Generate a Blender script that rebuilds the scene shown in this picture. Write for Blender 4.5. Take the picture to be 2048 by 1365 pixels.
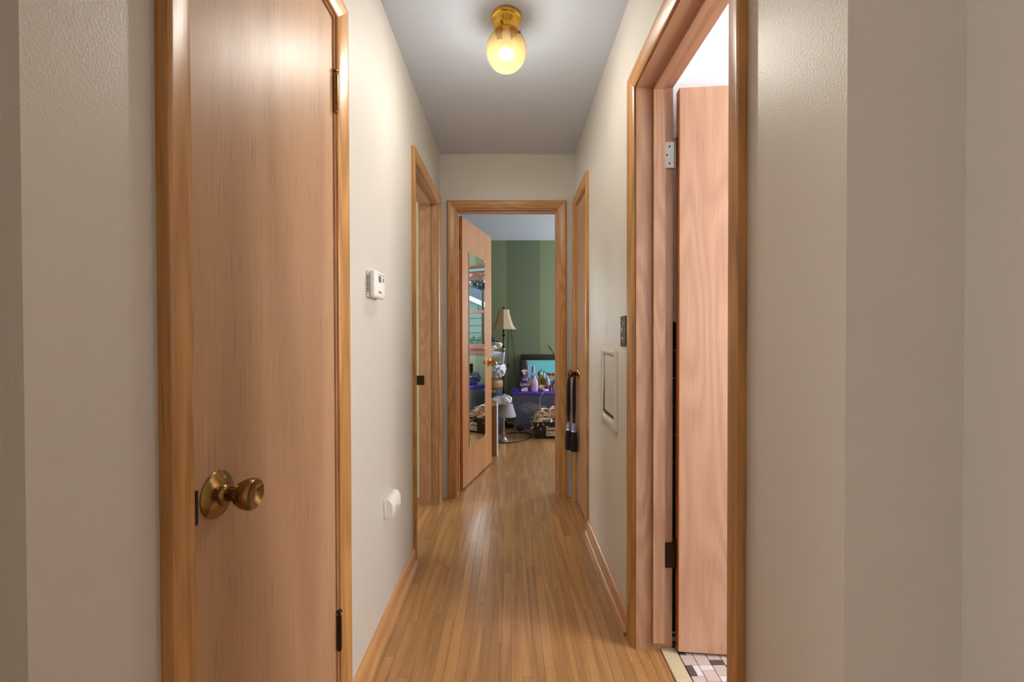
import bpy, bmesh, math, random
from mathutils import Vector, Matrix
random.seed(7)
R = math.radians
for o in list(bpy.data.objects): bpy.data.objects.remove(o)
SC = bpy.context.scene
COL = SC.collection

# ------------------------------------------------------------------ camera
cam = bpy.data.cameras.new('camera'); cam_o = bpy.data.objects.new('camera', cam); COL.objects.link(cam_o)
FPX = 847.0
cam.sensor_fit = 'HORIZONTAL'; cam.sensor_width = 36.0; cam.lens = FPX / 2048 * 36.0
cam.clip_start = 0.02; cam.clip_end = 200
PITCH, YAW, ROLL, HC = .0107, .0048, -.0022, 1.1495
_cy, _sy, _cp, _sp, _cr, _sr = math.cos(YAW), math.sin(YAW), math.cos(PITCH), math.sin(PITCH), math.cos(ROLL), math.sin(ROLL)
_r0 = Vector((_cy, -_sy, 0)); _d0 = -Vector((_sy*_sp, _cy*_sp, _cp)); _fw = Vector((_sy*_cp, _cy*_cp, -_sp))
_ri = _r0*_cr - _d0*_sr; _dn = _r0*_sr + _d0*_cr
M = Matrix((( _ri.x, -_dn.x, -_fw.x, 0), (_ri.y, -_dn.y, -_fw.y, 0), (_ri.z, -_dn.z, -_fw.z, HC), (0, 0, 0, 1)))
cam_o.matrix_world = M
SC.camera = cam_o

# ------------------------------------------------------------------ world, exposure, daylight at the windows
SC.view_settings.view_transform = 'Standard'; SC.view_settings.look = 'None'
SC.view_settings.gamma = 1.0; SC.view_settings.use_curve_mapping = False
SC.view_settings.exposure = 0.0
w = bpy.data.worlds.new('overcast_sky'); SC.world = w; w.use_nodes = True
bg = w.node_tree.nodes['Background']; bg.inputs[0].default_value = (.86, .94, 1.0, 1); bg.inputs[1].default_value = 4.2

def daylight(name, loc, aim, sx, sy, power, color):
    l = bpy.data.lights.new(name, 'AREA'); l.shape = 'RECTANGLE'; l.size = sx; l.size_y = sy
    l.energy = power; l.color = color
    o = bpy.data.objects.new(name, l); COL.objects.link(o); o.location = loc
    o.rotation_euler = (Vector(aim) - Vector(loc)).to_track_quat('-Z', 'Y').to_euler()
    return o
# each one stands right outside a window; two of the windows are added
daylight('fill_bedroom_right', (2.66, 4.90, 1.5), (0, 4.90, 1.5), 1.4, 1.25, 105, (.93, .97, 1.0))  # unseen right-hand window and its light, added to brighten the bedroom
daylight('daylight_bathroom_window', (2.66, .70, 1.55), (0, .70, 1.55), 1.1, 1.0, 115, (1.0, .97, .96))
daylight('daylight_living_window', (-3.06, -1.3, 1.5), (0, -1.3, 1.5), 1.95, 1.35, 80, (1.0, .89, .78))
daylight('fill_side_room', (-3.06, 2.3, 1.5), (0, 2.3, 1.5), 1.0, 1.0, 40, (1.0, 1.0, .95))  # unseen window and its light, added to light the side room wall
por = daylight('bedroom_window_portal', (1.43, 5.79, 1.56), (1.43, 0, 1.56), .9, 1.12, 1, (1, 1, 1)); por.data.cycles.is_portal = True
BULB_STRENGTH = 1130.0

# ------------------------------------------------------------------ helpers
class MB:
    def __init__(s): s.v = []; s.f = []
    def add(s, vs, fs):
        k = len(s.v); s.v += [tuple(p) for p in vs]; s.f += [tuple(i + k for i in f) for f in fs]; return s
    def box(s, x0, x1, y0, y1, z0, z1):
        vs = [(x, y, z) for z in (z0, z1) for y in (y0, y1) for x in (x0, x1)]
        return s.add(vs, [(0,2,3,1),(4,5,7,6),(0,1,5,4),(2,6,7,3),(0,4,6,2),(1,3,7,5)])
    def rbox(s, x0, x1, y0, y1, z0, z1, b=.004, seg=2):
        bm = bmesh.new(); bmesh.ops.create_cube(bm, size=1)
        for v in bm.verts: v.co = Vector(((x0+x1)/2+v.co.x*(x1-x0), (y0+y1)/2+v.co.y*(y1-y0), (z0+z1)/2+v.co.z*(z1-z0)))
        bmesh.ops.bevel(bm, geom=bm.edges[:], offset=b, segments=seg, profile=.5, affect='EDGES')
        bm.verts.index_update(); s.add([v.co for v in bm.verts], [[v.index for v in f.verts] for f in bm.faces]); bm.free(); return s
    def lathe(s, prof, org=(0,0,0), axis=(0,0,1), n=24, ribs=0, amp=0.0, caps=True):
        ax = Vector(axis).normalized(); q = Vector((0,0,1)).rotation_difference(ax); o = Vector(org); vs = []; fs = []
        for (r, h) in prof:
            for i in range(n):
                a = 2*math.pi*i/n; rr = r*(1 + (amp*(1 if i % 2 else -1) if ribs else 0))
                vs.append(o + q @ Vector((rr*math.cos(a), rr*math.sin(a), h)))
        m = len(prof)
        for j in range(m-1):
            for i in range(n): fs.append((j*n+i, j*n+(i+1) % n, (j+1)*n+(i+1) % n, (j+1)*n+i))
        if caps:
            fs.append(tuple(range(n-1, -1, -1))); fs.append(tuple((m-1)*n+i for i in range(n)))
        return s.add(vs, fs)
    def tube(s, pts, r, n=8, taper=None):
        pts = [Vector(p) for p in pts]; vs = []; fs = []; m = len(pts)
        up = Vector((.3, .2, 1)).normalized()
        for j, p in enumerate(pts):
            d = (pts[min(j+1, m-1)] - pts[max(j-1, 0)]).normalized()
            a = d.cross(up); a = a.normalized() if a.length > 1e-4 else Vector((1,0,0)); b = d.cross(a)
            rr = r*(taper[j] if taper else 1)
            for i in range(n):
                t = 2*math.pi*i/n; vs.append(p + a*rr*math.cos(t) + b*rr*math.sin(t))
        for j in range(m-1):
            for i in range(n): fs.append((j*n+i, j*n+(i+1) % n, (j+1)*n+(i+1) % n, (j+1)*n+i))
        fs.append(tuple(range(n-1, -1, -1))); fs.append(tuple((m-1)*n+i for i in range(n)))
        return s.add(vs, fs)
    def blob(s, c, r, seed=0, amp=.18, n=20, m=14, freq=2.2, wr=0.0):
        rnd = random.Random(seed); ph = [(rnd.uniform(0,6.3), rnd.uniform(0,6.3), rnd.uniform(.6,1.6)) for _ in range(5)]
        vs = []; fs = []
        for j in range(m+1):
            th = math.pi*j/m
            for i in range(n):
                a = 2*math.pi*i/n; d = Vector((math.sin(th)*math.cos(a), math.sin(th)*math.sin(a), math.cos(th)))
                k = 1
                for q, (p1, p2, fr) in enumerate(ph):
                    k += amp/(q+1)*math.sin(freq*fr*(q+1)*d.x+p1)*math.cos(freq*fr*(q+1)*(d.y+d.z*.7)+p2)
                if wr: k += wr*math.sin(17*d.x+9*d.z+ph[0][0])*math.sin(7*d.y+13*d.z+ph[1][1])+wr*.7*abs(math.sin(9*d.y-11*d.x+5*d.z+ph[2][0]))
                vs.append((c[0]+d.x*r[0]*k, c[1]+d.y*r[1]*k, c[2]+d.z*r[2]*k))
        for j in range(m):
            for i in range(n): fs.append((j*n+i, (j+1)*n+i, (j+1)*n+(i+1) % n, j*n+(i+1) % n))
        return s.add(vs, fs)
    def poly(s, pts, d):
        # extrude a polygon (list of 3D points) by vector d
        n = len(pts); d = Vector(d); a = [Vector(p) for p in pts]; b = [p + d for p in a]
        return s.add(a + b, [tuple(range(n-1, -1, -1)), tuple(n+i for i in range(n))] + [(i, (i+1) % n, n+(i+1) % n, n+i) for i in range(n)])
    def build(s, name, mat, parent=None, smooth=False, inv=None):
        me = bpy.data.meshes.new(name)
        vs = s.v if inv is None else [inv @ Vector(p) for p in s.v]
        me.from_pydata(vs, [], s.f); 
        bm = bmesh.new(); bm.from_mesh(me); bmesh.ops.recalc_face_normals(bm, faces=bm.faces[:]); bm.to_mesh(me); bm.free()
        if mat is not None: me.materials.append(mat)
        if smooth:
            me.polygons.foreach_set('use_smooth', [True]*len(me.polygons))
            try: me.set_sharp_from_angle(angle=R(40))
            except Exception: pass
        me.update(); o = bpy.data.objects.new(name, me); COL.objects.link(o)
        if parent is not None: o.parent = parent
        return o

def tag(o, label=None, cat=None, group=None, kind=None):
    if label: o['label'] = label
    if cat: o['category'] = cat
    if group: o['group'] = group
    if kind: o['kind'] = kind
    return o
def empty(name, label, cat, loc=(0,0,0), rot=(0,0,0), group=None, kind=None):
    o = bpy.data.objects.new(name, None); COL.objects.link(o); o.location = loc; o.rotation_euler = rot; o.empty_display_size = .05
    return tag(o, label, cat, group, kind)
def bxs(name, mat, boxes, parent=None):
    m = MB()
    for b in boxes: m.box(*b)
    return m.build(name, mat, parent)
def bez(pts, n=8):
    # Catmull-Rom through points
    P = [Vector(p) for p in pts]; P = [P[0]*2-P[1]] + P + [P[-1]*2-P[-2]]; out = []
    for i in range(1, len(P)-2):
        for k in range(n):
            t = k/n; a, b, c, d = P[i-1], P[i], P[i+1], P[i+2]
            out.append(.5*((2*b) + (c-a)*t + (2*a-5*b+4*c-d)*t*t + (3*b-a-3*c+d)*t**3))
    out.append(P[-2]); return out

# ------------------------------------------------------------------ materials
def srgb(r, g, b):
    f = lambda c: (c/255/12.92) if c/255 <= .04045 else ((c/255+.055)/1.055)**2.4
    return (f(r), f(g), f(b), 1)
MAT = {}
def newmat(name):
    m = bpy.data.materials.new(name); m.use_nodes = True; nt = m.node_tree; p = nt.nodes['Principled BSDF']; MAT[name] = m
    return m, nt, p
def plain(name, col, rough=.5, metal=0.0, spec=.5, bump=0, bscale=200, trans=None):
    m, nt, p = newmat(name); p.inputs['Base Color'].default_value = srgb(*col); p.inputs['Roughness'].default_value = rough
    p.inputs['Metallic'].default_value = metal; p.inputs['Specular IOR Level'].default_value = spec
    N = nt.nodes; L = nt.links
    tc = N.new('ShaderNodeTexCoord'); nz = N.new('ShaderNodeTexNoise'); nz.inputs['Scale'].default_value = bscale if bump else 25; nz.inputs['Detail'].default_value = 3
    L.new(tc.outputs['Object'], nz.inputs['Vector'])
    if bump:
        b = N.new('ShaderNodeBump'); b.inputs['Strength'].default_value = bump; b.inputs['Distance'].default_value = .004
        L.new(nz.outputs['Fac'], b.inputs['Height']); L.new(b.outputs['Normal'], p.inputs['Normal'])
    else:
        mr = N.new('ShaderNodeMapRange'); mr.inputs['To Min'].default_value = max(0, rough-.06); mr.inputs['To Max'].default_value = min(1, rough+.06)
        L.new(nz.outputs['Fac'], mr.inputs['Value']); L.new(mr.outputs['Result'], p.inputs['Roughness'])
    return m
def paint(name, col, rough=.38, bump=.25, scale=170, var=.04):
    m, nt, p = newmat(name); N = nt.nodes; L = nt.links
    tc = N.new('ShaderNodeTexCoord')
    n1 = N.new('ShaderNodeTexNoise'); n1.inputs['Scale'].default_value = scale; n1.inputs['Detail'].default_value = 3; n1.inputs['Roughness'].default_value = .55
    n2 = N.new('ShaderNodeTexNoise'); n2.inputs['Scale'].default_value = 2.3; n2.inputs['Detail'].default_value = 3
    L.new(tc.outputs['Object'], n1.inputs['Vector']); L.new(tc.outputs['Object'], n2.inputs['Vector'])
    mx = N.new('ShaderNodeMix'); mx.data_type = 'RGBA'
    c = srgb(*col); mx.inputs[6].default_value = tuple(x*(1-var) for x in c[:3])+(1,); mx.inputs[7].default_value = tuple(min(1, x*(1+var)) for x in c[:3])+(1,)
    L.new(n2.outputs['Fac'], mx.inputs[0]); L.new(mx.outputs[2], p.inputs['Base Color'])
    b = N.new('ShaderNodeBump'); b.inputs['Strength'].default_value = bump; b.inputs['Distance'].default_value = .003
    L.new(n1.outputs['Fac'], b.inputs['Height']); L.new(b.outputs['Normal'], p.inputs['Normal'])
    p.inputs['Roughness'].default_value = rough
    return m
def wood(name, light, dark, axis='Z', rough=.32, rings=14, fig=(5, .35), pore=.5, contrast=.55, island=False, coat=0.0, bump=.08):
    m, nt, p = newmat(name); N = nt.nodes; L = nt.links
    tc = N.new('ShaderNodeTexCoord'); oi = N.new('ShaderNodeObjectInfo')
    def mapped(perp, along):
        mp = N.new('ShaderNodeMapping'); s = [perp]*3; s['XYZ'.index(axis)] = along; mp.inputs['Scale'].default_value = s
        L.new(tc.outputs['Object'], mp.inputs['Vector']); return mp.outputs['Vector']
    w = N.new('ShaderNodeMath'); w.operation = 'MULTIPLY'; w.inputs[1].default_value = 37.0
    if island:
        ge = N.new('ShaderNodeNewGeometry'); ad = N.new('ShaderNodeMath'); ad.operation = 'ADD'
        L.new(ge.outputs['Random Per Island'], ad.inputs[0]); L.new(oi.outputs['Random'], ad.inputs[1]); rnd = ad.outputs[0]
        fr = N.new('ShaderNodeMath'); fr.operation = 'FRACT'; L.new(rnd, fr.inputs[0]); rnd = fr.outputs[0]
    else: rnd = oi.outputs['Random']
    L.new(rnd, w.inputs[0])
    def noise(vec, scale, det=2):
        n = N.new('ShaderNodeTexNoise'); n.noise_dimensions = '4D'; n.inputs['Scale'].default_value = scale; n.inputs['Detail'].default_value = det
        L.new(vec, n.inputs['Vector']); L.new(w.outputs[0], n.inputs['W']); return n.outputs['Fac']
    big = noise(mapped(fig[0], fig[1]), 1.0, 1.5)
    mu = N.new('ShaderNodeMath'); mu.operation = 'MULTIPLY'; mu.inputs[1].default_value = rings*6.283; L.new(big, mu.inputs[0])
    si = N.new('ShaderNodeMath'); si.operation = 'SINE'; L.new(mu.outputs[0], si.inputs[0])
    ri = N.new('ShaderNodeMapRange'); ri.inputs['From Min'].default_value = -1; L.new(si.outputs[0], ri.inputs['Value'])
    fine = noise(mapped(220, 3.0), 1.0, 3)
    pores = noise(mapped(520, 9.0), 1.0, 2)
    pr = N.new('ShaderNodeMapRange'); pr.inputs['From Min'].default_value = .58; pr.inputs['From Max'].default_value = .70; L.new(pores, pr.inputs['Value'])
    # combine
    a = N.new('ShaderNodeMath'); a.operation = 'MULTIPLY_ADD'; a.inputs[1].default_value = .45; L.new(ri.outputs['Result'], a.inputs[0])
    b = N.new('ShaderNodeMath'); b.operation = 'MULTIPLY'; b.inputs[1].default_value = .6; L.new(fine, b.inputs[0]); L.new(b.outputs[0], a.inputs[2])
    c = N.new('ShaderNodeMath'); c.operation = 'MULTIPLY_ADD'; c.inputs[1].default_value = pore; L.new(pr.outputs['Result'], c.inputs[0]); 
    sc = N.new('ShaderNodeMath'); sc.operation = 'MULTIPLY'; sc.inputs[1].default_value = contrast; L.new(a.outputs[0], sc.inputs[0]); L.new(sc.outputs[0], c.inputs[2])
    c.use_clamp = True
    mx = N.new('ShaderNodeMix'); mx.data_type = 'RGBA'; mx.inputs[6].default_value = srgb(*light); mx.inputs[7].default_value = srgb(*dark)
    L.new(c.outputs[0], mx.inputs[0])
    hs = N.new('ShaderNodeHueSaturation'); L.new(mx.outputs[2], hs.inputs['Color'])
    vr = N.new('ShaderNodeMapRange'); vr.inputs['To Min'].default_value = .9 if island else .93; vr.inputs['To Max'].default_value = 1.1 if island else 1.06; L.new(rnd, vr.inputs['Value'])
    L.new(vr.outputs['Result'], hs.inputs['Value']); L.new(hs.outputs['Color'], p.inputs['Base Color'])
    rr = N.new('ShaderNodeMapRange'); rr.inputs['To Min'].default_value = rough-.05; rr.inputs['To Max'].default_value = rough+.12; L.new(fine, rr.inputs['Value']); L.new(rr.outputs['Result'], p.inputs['Roughness'])
    bp = N.new('ShaderNodeBump'); bp.inputs['Strength'].default_value = bump; bp.inputs['Distance'].default_value = .002; bp.invert = True
    L.new(c.outputs[0], bp.inputs['Height']); L.new(bp.outputs['Normal'], p.inputs['Normal'])
    p.inputs['Coat Weight'].default_value = coat; p.inputs['Coat Roughness'].default_value = .2
    return m

wall_m = paint('greige_wall_paint', (206, 200, 190), rough=.36, bump=.24, scale=270)
ceil_m = paint('grey_ceiling_paint', (206, 214, 228), rough=.55, bump=.35, scale=45)
bathwall_m = paint('white_bath_paint', (226, 228, 230), rough=.5, bump=.15)
sideroom_m = paint('pale_green_paint', (224, 222, 190), rough=.5, bump=.15)
CAS = ((206, 154, 92), (126, 78, 34))
cas_z = wood('oak_trim_vertical', *CAS, axis='Z', rough=.3, rings=10, fig=(10, .9), pore=.35, contrast=.7)
cas_x = wood('oak_trim_across', *CAS, axis='X', rough=.3, rings=10, fig=(10, .9), pore=.35, contrast=.7)
cas_y = wood('oak_trim_along', *CAS, axis='Y', rough=.3, rings=10, fig=(10, .9), pore=.35, contrast=.7)
JAM = ((208, 164, 132), (146, 100, 70))
jam_z = wood('oak_jamb_vertical', *JAM, axis='Z', rough=.38, rings=11, fig=(8, 1.3), pore=.3, contrast=.6)
jam_x = wood('oak_jamb_across', *JAM, axis='X', rough=.38, rings=8, fig=(8, .5), pore=.3)
jam_y = wood('oak_jamb_along', *JAM, axis='Y', rough=.38, rings=8, fig=(8, .5), pore=.3)
door_m = wood('oak_veneer_door', (194, 153, 116), (114, 77, 50), axis='Z', rough=.38, rings=7, fig=(3.2, .22), pore=.45, contrast=.42)
bdoor_m = wood('pink_oak_veneer_door', (226, 182, 150), (168, 116, 84), axis='Z', rough=.42, rings=12, fig=(5, .8), pore=.3, contrast=.5)
edge_m = wood('orange_door_edge', (206, 122, 40), (150, 78, 18), axis='Z', rough=.4, rings=4, fig=(8, .4), pore=.2)
floor_m = wood('oak_strip_floor', (198, 148, 93), (118, 79, 43), axis='Y', rough=.30, rings=7, fig=(9, .7), pore=.4, contrast=.65, island=True, coat=.6, bump=.12)
sub_m = plain('dark_joint', (42, 26, 14), .8)
base_y = wood('baseboard_oak', (206, 156, 104), (150, 98, 56), axis='Y', rough=.33, rings=8, fig=(9, .5), pore=.3)
brass = plain('brass', (205, 160, 80), .18, 1.0)
brass_old = plain('aged_brass', (150, 118, 72), .22, 1.0)
bronze = plain('dark_bronze', (62, 48, 36), .4, .9)
steel = plain('steel_hinge', (178, 176, 170), .35, .9)
black_m = plain('black_plastic', (18, 18, 20), .45)
white_pl = plain('white_plastic', (232, 228, 220), .4)
grey_lcd = plain('grey_lcd', (92, 94, 90), .25)
mark_m = plain('grey_print', (120, 116, 112), .6)
mirror_m = plain('mirror_glass', (235, 240, 238), .02, 1.0)
MAT['mirror_glass'].node_tree.nodes['Principled BSDF'].inputs['Roughness'].default_value = .0
for l in list(MAT['mirror_glass'].node_tree.links):
    if l.to_socket.name == 'Roughness': MAT['mirror_glass'].node_tree.links.remove(l)

XL, XR, D, HC_ = -.4925, .459, 3.012, 2.44
ZH = 2.048
# ------------------------------------------------------------------ structure
def S(name, mat, boxes, label, cat, parent=None):
    return tag(bxs(name, mat, boxes, parent), label, cat, kind='structure')
floor = S('floor', sub_m, [(-3, 2.6, -3.1, 5.8, -.12, -.004)], 'narrow strip oak floor running down the hallway into the bedroom', 'floor')
S('ceiling', ceil_m, [(-3, 2.6, -3.1, 5.8, 2.44, 2.54)], 'grey painted ceiling above the hallway', 'ceiling')
J = .019
S('wall_left', wall_m, [(XL-.12, XL, .431, .656-J, 0, 2.44), (XL-.12, XL, .656-J, 1.2015+J, ZH+J, 2.44), (XL-.12, XL, 1.2015+J, 2.198-J, 0, 2.44),
    (XL-.12, XL, 2.198-J, 2.885+J, ZH+J, 2.44), (XL-.12, XL, 2.885+J, 3.012, 0, 2.44), (-2.9, XL-.12, .431, .551, 0, 2.44)],
    'greige left hallway wall carrying the thermostat', 'wall')
S('wall_right', wall_m, [(XR, .7216, .5765, .6965, 0, 2.44), (XR, XR+.12, .6965, .88-J, 0, 2.44), (XR, XR+.12, .88-J, 1.538+J, ZH+J, 2.44), (XR, XR+.12, 1.538+J, 2.521-J, 0, 2.44),
    (XR, XR+.12, 2.521-J, 2.925+J, ZH+J, 2.44), (XR, XR+.12, 2.925+J, 3.012, 0, 2.44)], 'greige right hallway wall with bathroom doorway', 'wall')
S('wall_living_right', wall_m, [(.6216, .7216, -3.0, .5765, 0, 2.44)], 'greige wall turning toward the viewer beside the hallway mouth', 'wall')
S('wall_blocker_left', wall_m, [(-.66, -.56, .05, .431, 0, 2.44)], 'unseen greige wall return added to shade the left wall end', 'wall')  # out of view, added to keep living room light off the left wall end
S('wall_end', wall_m, [(XL-.12, -.38-J, D, D+.11, 0, 2.44), (.338+J, 2.5, D, D+.11, 0, 2.44), (-.38-J, .338+J, D, D+.11, ZH+J, 2.44)], 'greige end wall around the bedroom doorway', 'wall')
S('wall_side_room', sideroom_m, [(-2.9, XL-.12, D, D+.11, 0, 2.44), (-2.9, XL-.12, 1.35, 1.45, 0, 2.44)], 'pale green wall of the side room seen past the door jamb', 'wall')
S('wall_bath_far', bathwall_m, [(XR+.12, 2.5, 1.62, 1.72, 0, 2.44)], 'white upper bathroom wall behind the open door', 'wall')
S('wall_bath_near', bathwall_m, [(.7216, 2.5, -.4, -.3, 0, 2.44)], 'white near bathroom wall', 'wall')
green_m, nt, p = newmat('green_striped_paint')
tc = nt.nodes.new('ShaderNodeTexCoord'); sx = nt.nodes.new('ShaderNodeSeparateXYZ'); nt.links.new(tc.outputs['Object'], sx.inputs[0])
ad = nt.nodes.new('ShaderNodeMath'); ad.operation = 'MULTIPLY_ADD'; ad.inputs[1].default_value = 1/.9; ad.inputs[2].default_value = .044/.9+4
nt.links.new(sx.outputs['X'], ad.inputs[0]); fr = nt.nodes.new('ShaderNodeMath'); fr.operation = 'FRACT'; nt.links.new(ad.outputs[0], fr.inputs[0])
gt = nt.nodes.new('ShaderNodeMath'); gt.operation = 'GREATER_THAN'; gt.inputs[1].default_value = .5; nt.links.new(fr.outputs[0], gt.inputs[0])
mx = nt.nodes.new('ShaderNodeMix'); mx.data_type = 'RGBA'; mx.inputs[6].default_value = srgb(102, 114, 88); mx.inputs[7].default_value = srgb(122, 134, 100)
nt.links.new(gt.outputs[0], mx.inputs[0]); nt.links.new(mx.outputs[2], p.inputs['Base Color']); p.inputs['Roughness'].default_value = .5
def shell(name, boxes, label, mat=green_m): return S(name, mat, boxes, label, 'wall')
WX0, WX1, WZ0, WZ1 = .98, 1.88, 1.0, 2.12
shell('wall_back', [(-1.5, WX0, 5.695, 5.8, 0, 2.44), (WX1, 2.5, 5.695, 5.8, 0, 2.44), (WX0, WX1, 5.695, 5.8, 0, WZ0), (WX0, WX1, 5.695, 5.8, WZ1, 2.44)], 'green striped back wall of the bedroom')
shell('wall_bedroom_left', [(-1.5, -1.4, 3.122, 5.695, 0, 2.44)], 'green left bedroom wall')
def holed(name, x0, x1, y0, y1, hy0, hy1, hz0, hz1, mat, label):
    return S(name, mat, [(x0, x1, y0, hy0, 0, 2.44), (x0, x1, hy1, y1, 0, 2.44), (x0, x1, hy0, hy1, 0, hz0), (x0, x1, hy0, hy1, hz1, 2.44)], label, 'wall')
holed('wall_bedroom_right', 2.5, 2.6, 3.122, 5.695, 4.25, 5.55, .92, 2.08, green_m, 'green right bedroom wall with the added window')
holed('wall_bath_right', 2.5, 2.6, -.4, 3.122, .2, 1.2, 1.1, 2.0, bathwall_m, 'white bathroom wall with window')
holed('wall_side_room_left', -3.0, -2.9, .551, 5.8, 1.85, 2.75, 1.05, 1.95, sideroom_m, 'pale green side room wall with the added window')
S('wall_front', wall_m, [(-3, 2.6, -3.1, -3.0, 0, 2.44)], 'greige living room wall behind the viewer', 'wall')
holed('wall_living_left', -3.0, -2.9, -3.0, .551, -2.2, -.4, .9, 2.1, wall_m, 'greige living room wall with wide window')
S('wall_outer', bathwall_m, [(2.5, 2.6, -3.0, -.4, 0, 2.44), (-1.5, -3, 5.7, 5.8, 0, 2.44)], 'outer wall of the house', 'wall')

# simple window units (wood frame, sashes, glass) for the windows of the shell
glass_m, nt, p = newmat('window_glass'); N = nt.nodes
tr = N.new('ShaderNodeBsdfTransparent'); gl = N.new('ShaderNodeBsdfGlossy'); gl.inputs['Roughness'].default_value = .02; ms = N.new('ShaderNodeMixShader'); ms.inputs[0].default_value = .04
nt.links.new(tr.outputs[0], ms.inputs[1]); nt.links.new(gl.outputs[0], ms.inputs[2]); nt.links.new(ms.outputs[0], N['Material Output'].inputs['Surface'])
win_w = wood('red_brown_window_wood', (150, 84, 58), (96, 48, 30), axis='X', rough=.4, rings=5, fig=(8, .5))
def window(name, label, O, U, Nn, W, z0, z1, mat, rail=None):
    # O: left end on the room face, U along wall, Nn into the room
    O = Vector(O); U = Vector(U); Nn = Vector(Nn)
    root = empty(name, label, 'window', O + Vector((0,0,z0)), kind='structure'); inv = Matrix.Translation(-root.location)
    def bar(nm, u0, u1, n0, n1, a0, a1, m=mat):
        c = [O + U*u + Nn*n + Vector((0,0,z)) for z in (a0, a1) for n in (n0, n1) for u in (u0, u1)]
        mb = MB().add(c, [(0,2,3,1),(4,5,7,6),(0,1,5,4),(2,6,7,3),(0,4,6,2),(1,3,7,5)]); return mb.build(nm, m, root, inv=inv)
    bar('casing', -.06, 0, 0, .018, z0-.02, z1+.06); bar('casing', W, W+.06, 0, .018, z0-.02, z1+.06); bar('head_casing', 0, W, 0, .018, z1, z1+.06)
    bar('sill', -.08, W+.08, -.02, .05, z0-.03, z0); bar('apron', -.06, W+.06, 0, .015, z0-.11, z0-.03)
    zm = rail or (z0+z1)/2
    for (a, b, n0) in ((z0, zm+.02, -.032), (zm-.02, z1, -.063)):
        bar('sash_stile', 0, .04, n0, n0+.03, a, b); bar('sash_stile', W-.04, W, n0, n0+.03, a, b)
        bar('sash_rail', .04, W-.04, n0, n0+.03, a, a+.04); bar('sash_rail', .04, W-.04, n0, n0+.03, b-.04, b)
        bar('pane', .04, W-.04, n0+.013, n0+.016, a+.04, b-.04, glass_m)
    return root
wmain = window('window_1', 'red-brown sash window of the bedroom reflected in the door mirror', (WX0, 5.695, 0), (1,0,0), (0,-1,0), WX1-WX0, WZ0, WZ1, win_w, 1.51)
window('window_2_added', 'unseen sash window added to the right bedroom wall for its light', (2.5, 4.25, 0), (0,1,0), (-1,0,0), 1.3, .92, 2.08, win_w)
window('window_3', 'bathroom sash window', (2.5, .2, 0), (0,1,0), (-1,0,0), 1.0, 1.1, 2.0, cas_y)
window('window_4_added', 'unseen side room sash window added for its light', (-2.9, 1.85, 0), (0,1,0), (1,0,0), .9, 1.05, 1.95, cas_y)
window('window_5', 'wide living room window', (-2.9, -2.2, 0), (0,1,0), (1,0,0), 1.8, .9, 2.1, cas_y)
# blind of the mirrored window
bl = empty('window_blind', 'rolled red-brown slatted blind at the top of the bedroom window', 'blind', ((WX0+WX1)/2, 5.66, 1.96))
MB().rbox(-.43, .43, -.02, .02, .13, .17, .006).build('head_rail', plain('blind_rail', (120, 150, 150), .5), bl)
for k in range(9): MB().box(-.42, .42, -.012, .012, .005+.0135*k, .0125+.0135*k).build('slat', win_w, bl)

# ------------------------------------------------------------------ oak strip floor
def plank(mb, x0, x1, y0, y1):
    g = .0002; b = .0006; x0 += g; x1 -= g; y0 += g; y1 -= g
    vs = [(x0,y0,-.0038),(x1,y0,-.0038),(x1,y1,-.0038),(x0,y1,-.0038),(x0,y0,-b),(x1,y0,-b),(x1,y1,-b),(x0,y1,-b),(x0+b,y0+b,0),(x1-b,y0+b,0),(x1-b,y1-b,0),(x0+b,y1-b,0)]
    mb.add(vs, [(3,2,1,0)]+[(i,(i+1)%4,4+(i+1)%4,4+i) for i in range(4)]+[(4+i,4+(i+1)%4,8+(i+1)%4,8+i) for i in range(4)]+[(8,9,10,11)])
rest = MB(); rf = random.Random(11); PW = .0381; nplank = 0
xi = XL - PW*66
while xi < 2.49:
    x0, x1 = xi, xi+PW; xi += PW; xc = (x0+x1)/2
    y = -3.0 - rf.uniform(0, .8)
    while y < 5.69:
        ln = rf.uniform(.38, 1.25); y0, y1 = max(y, -3.0), min(y+ln, 5.695); y += ln
        if y1-y0 < .03 or x0 < -2.95: continue
        if x0 > .549 and -.35 < (y0+y1)/2 < 1.7:
            if y0 < -.3: y1 = -.3
            elif y1 > 1.72: y0 = 1.72
            else: continue
        elif x0 > .549 and y0 < -.3 and y1 > -.3: y1 = -.3
        if x1 > .549 and x0 < .549 and y1 > .8 and y0 < 1.6: pass
        yc = (y0+y1)/2
        near = (y1 > 1.25 and -.53 < xc < .56 and yc < 3.1) or (yc >= 3.1 and -.27 < xc < .72)
        if near and nplank < 298:
            mb = MB(); plank(mb, x0, x1, y0, y1); mb.build('plank', floor_m, floor); nplank += 1
        else: plank(rest, x0, x1, y0, y1)
tag(rest.build('plank_field', floor_m, floor), kind='stuff')

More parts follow.
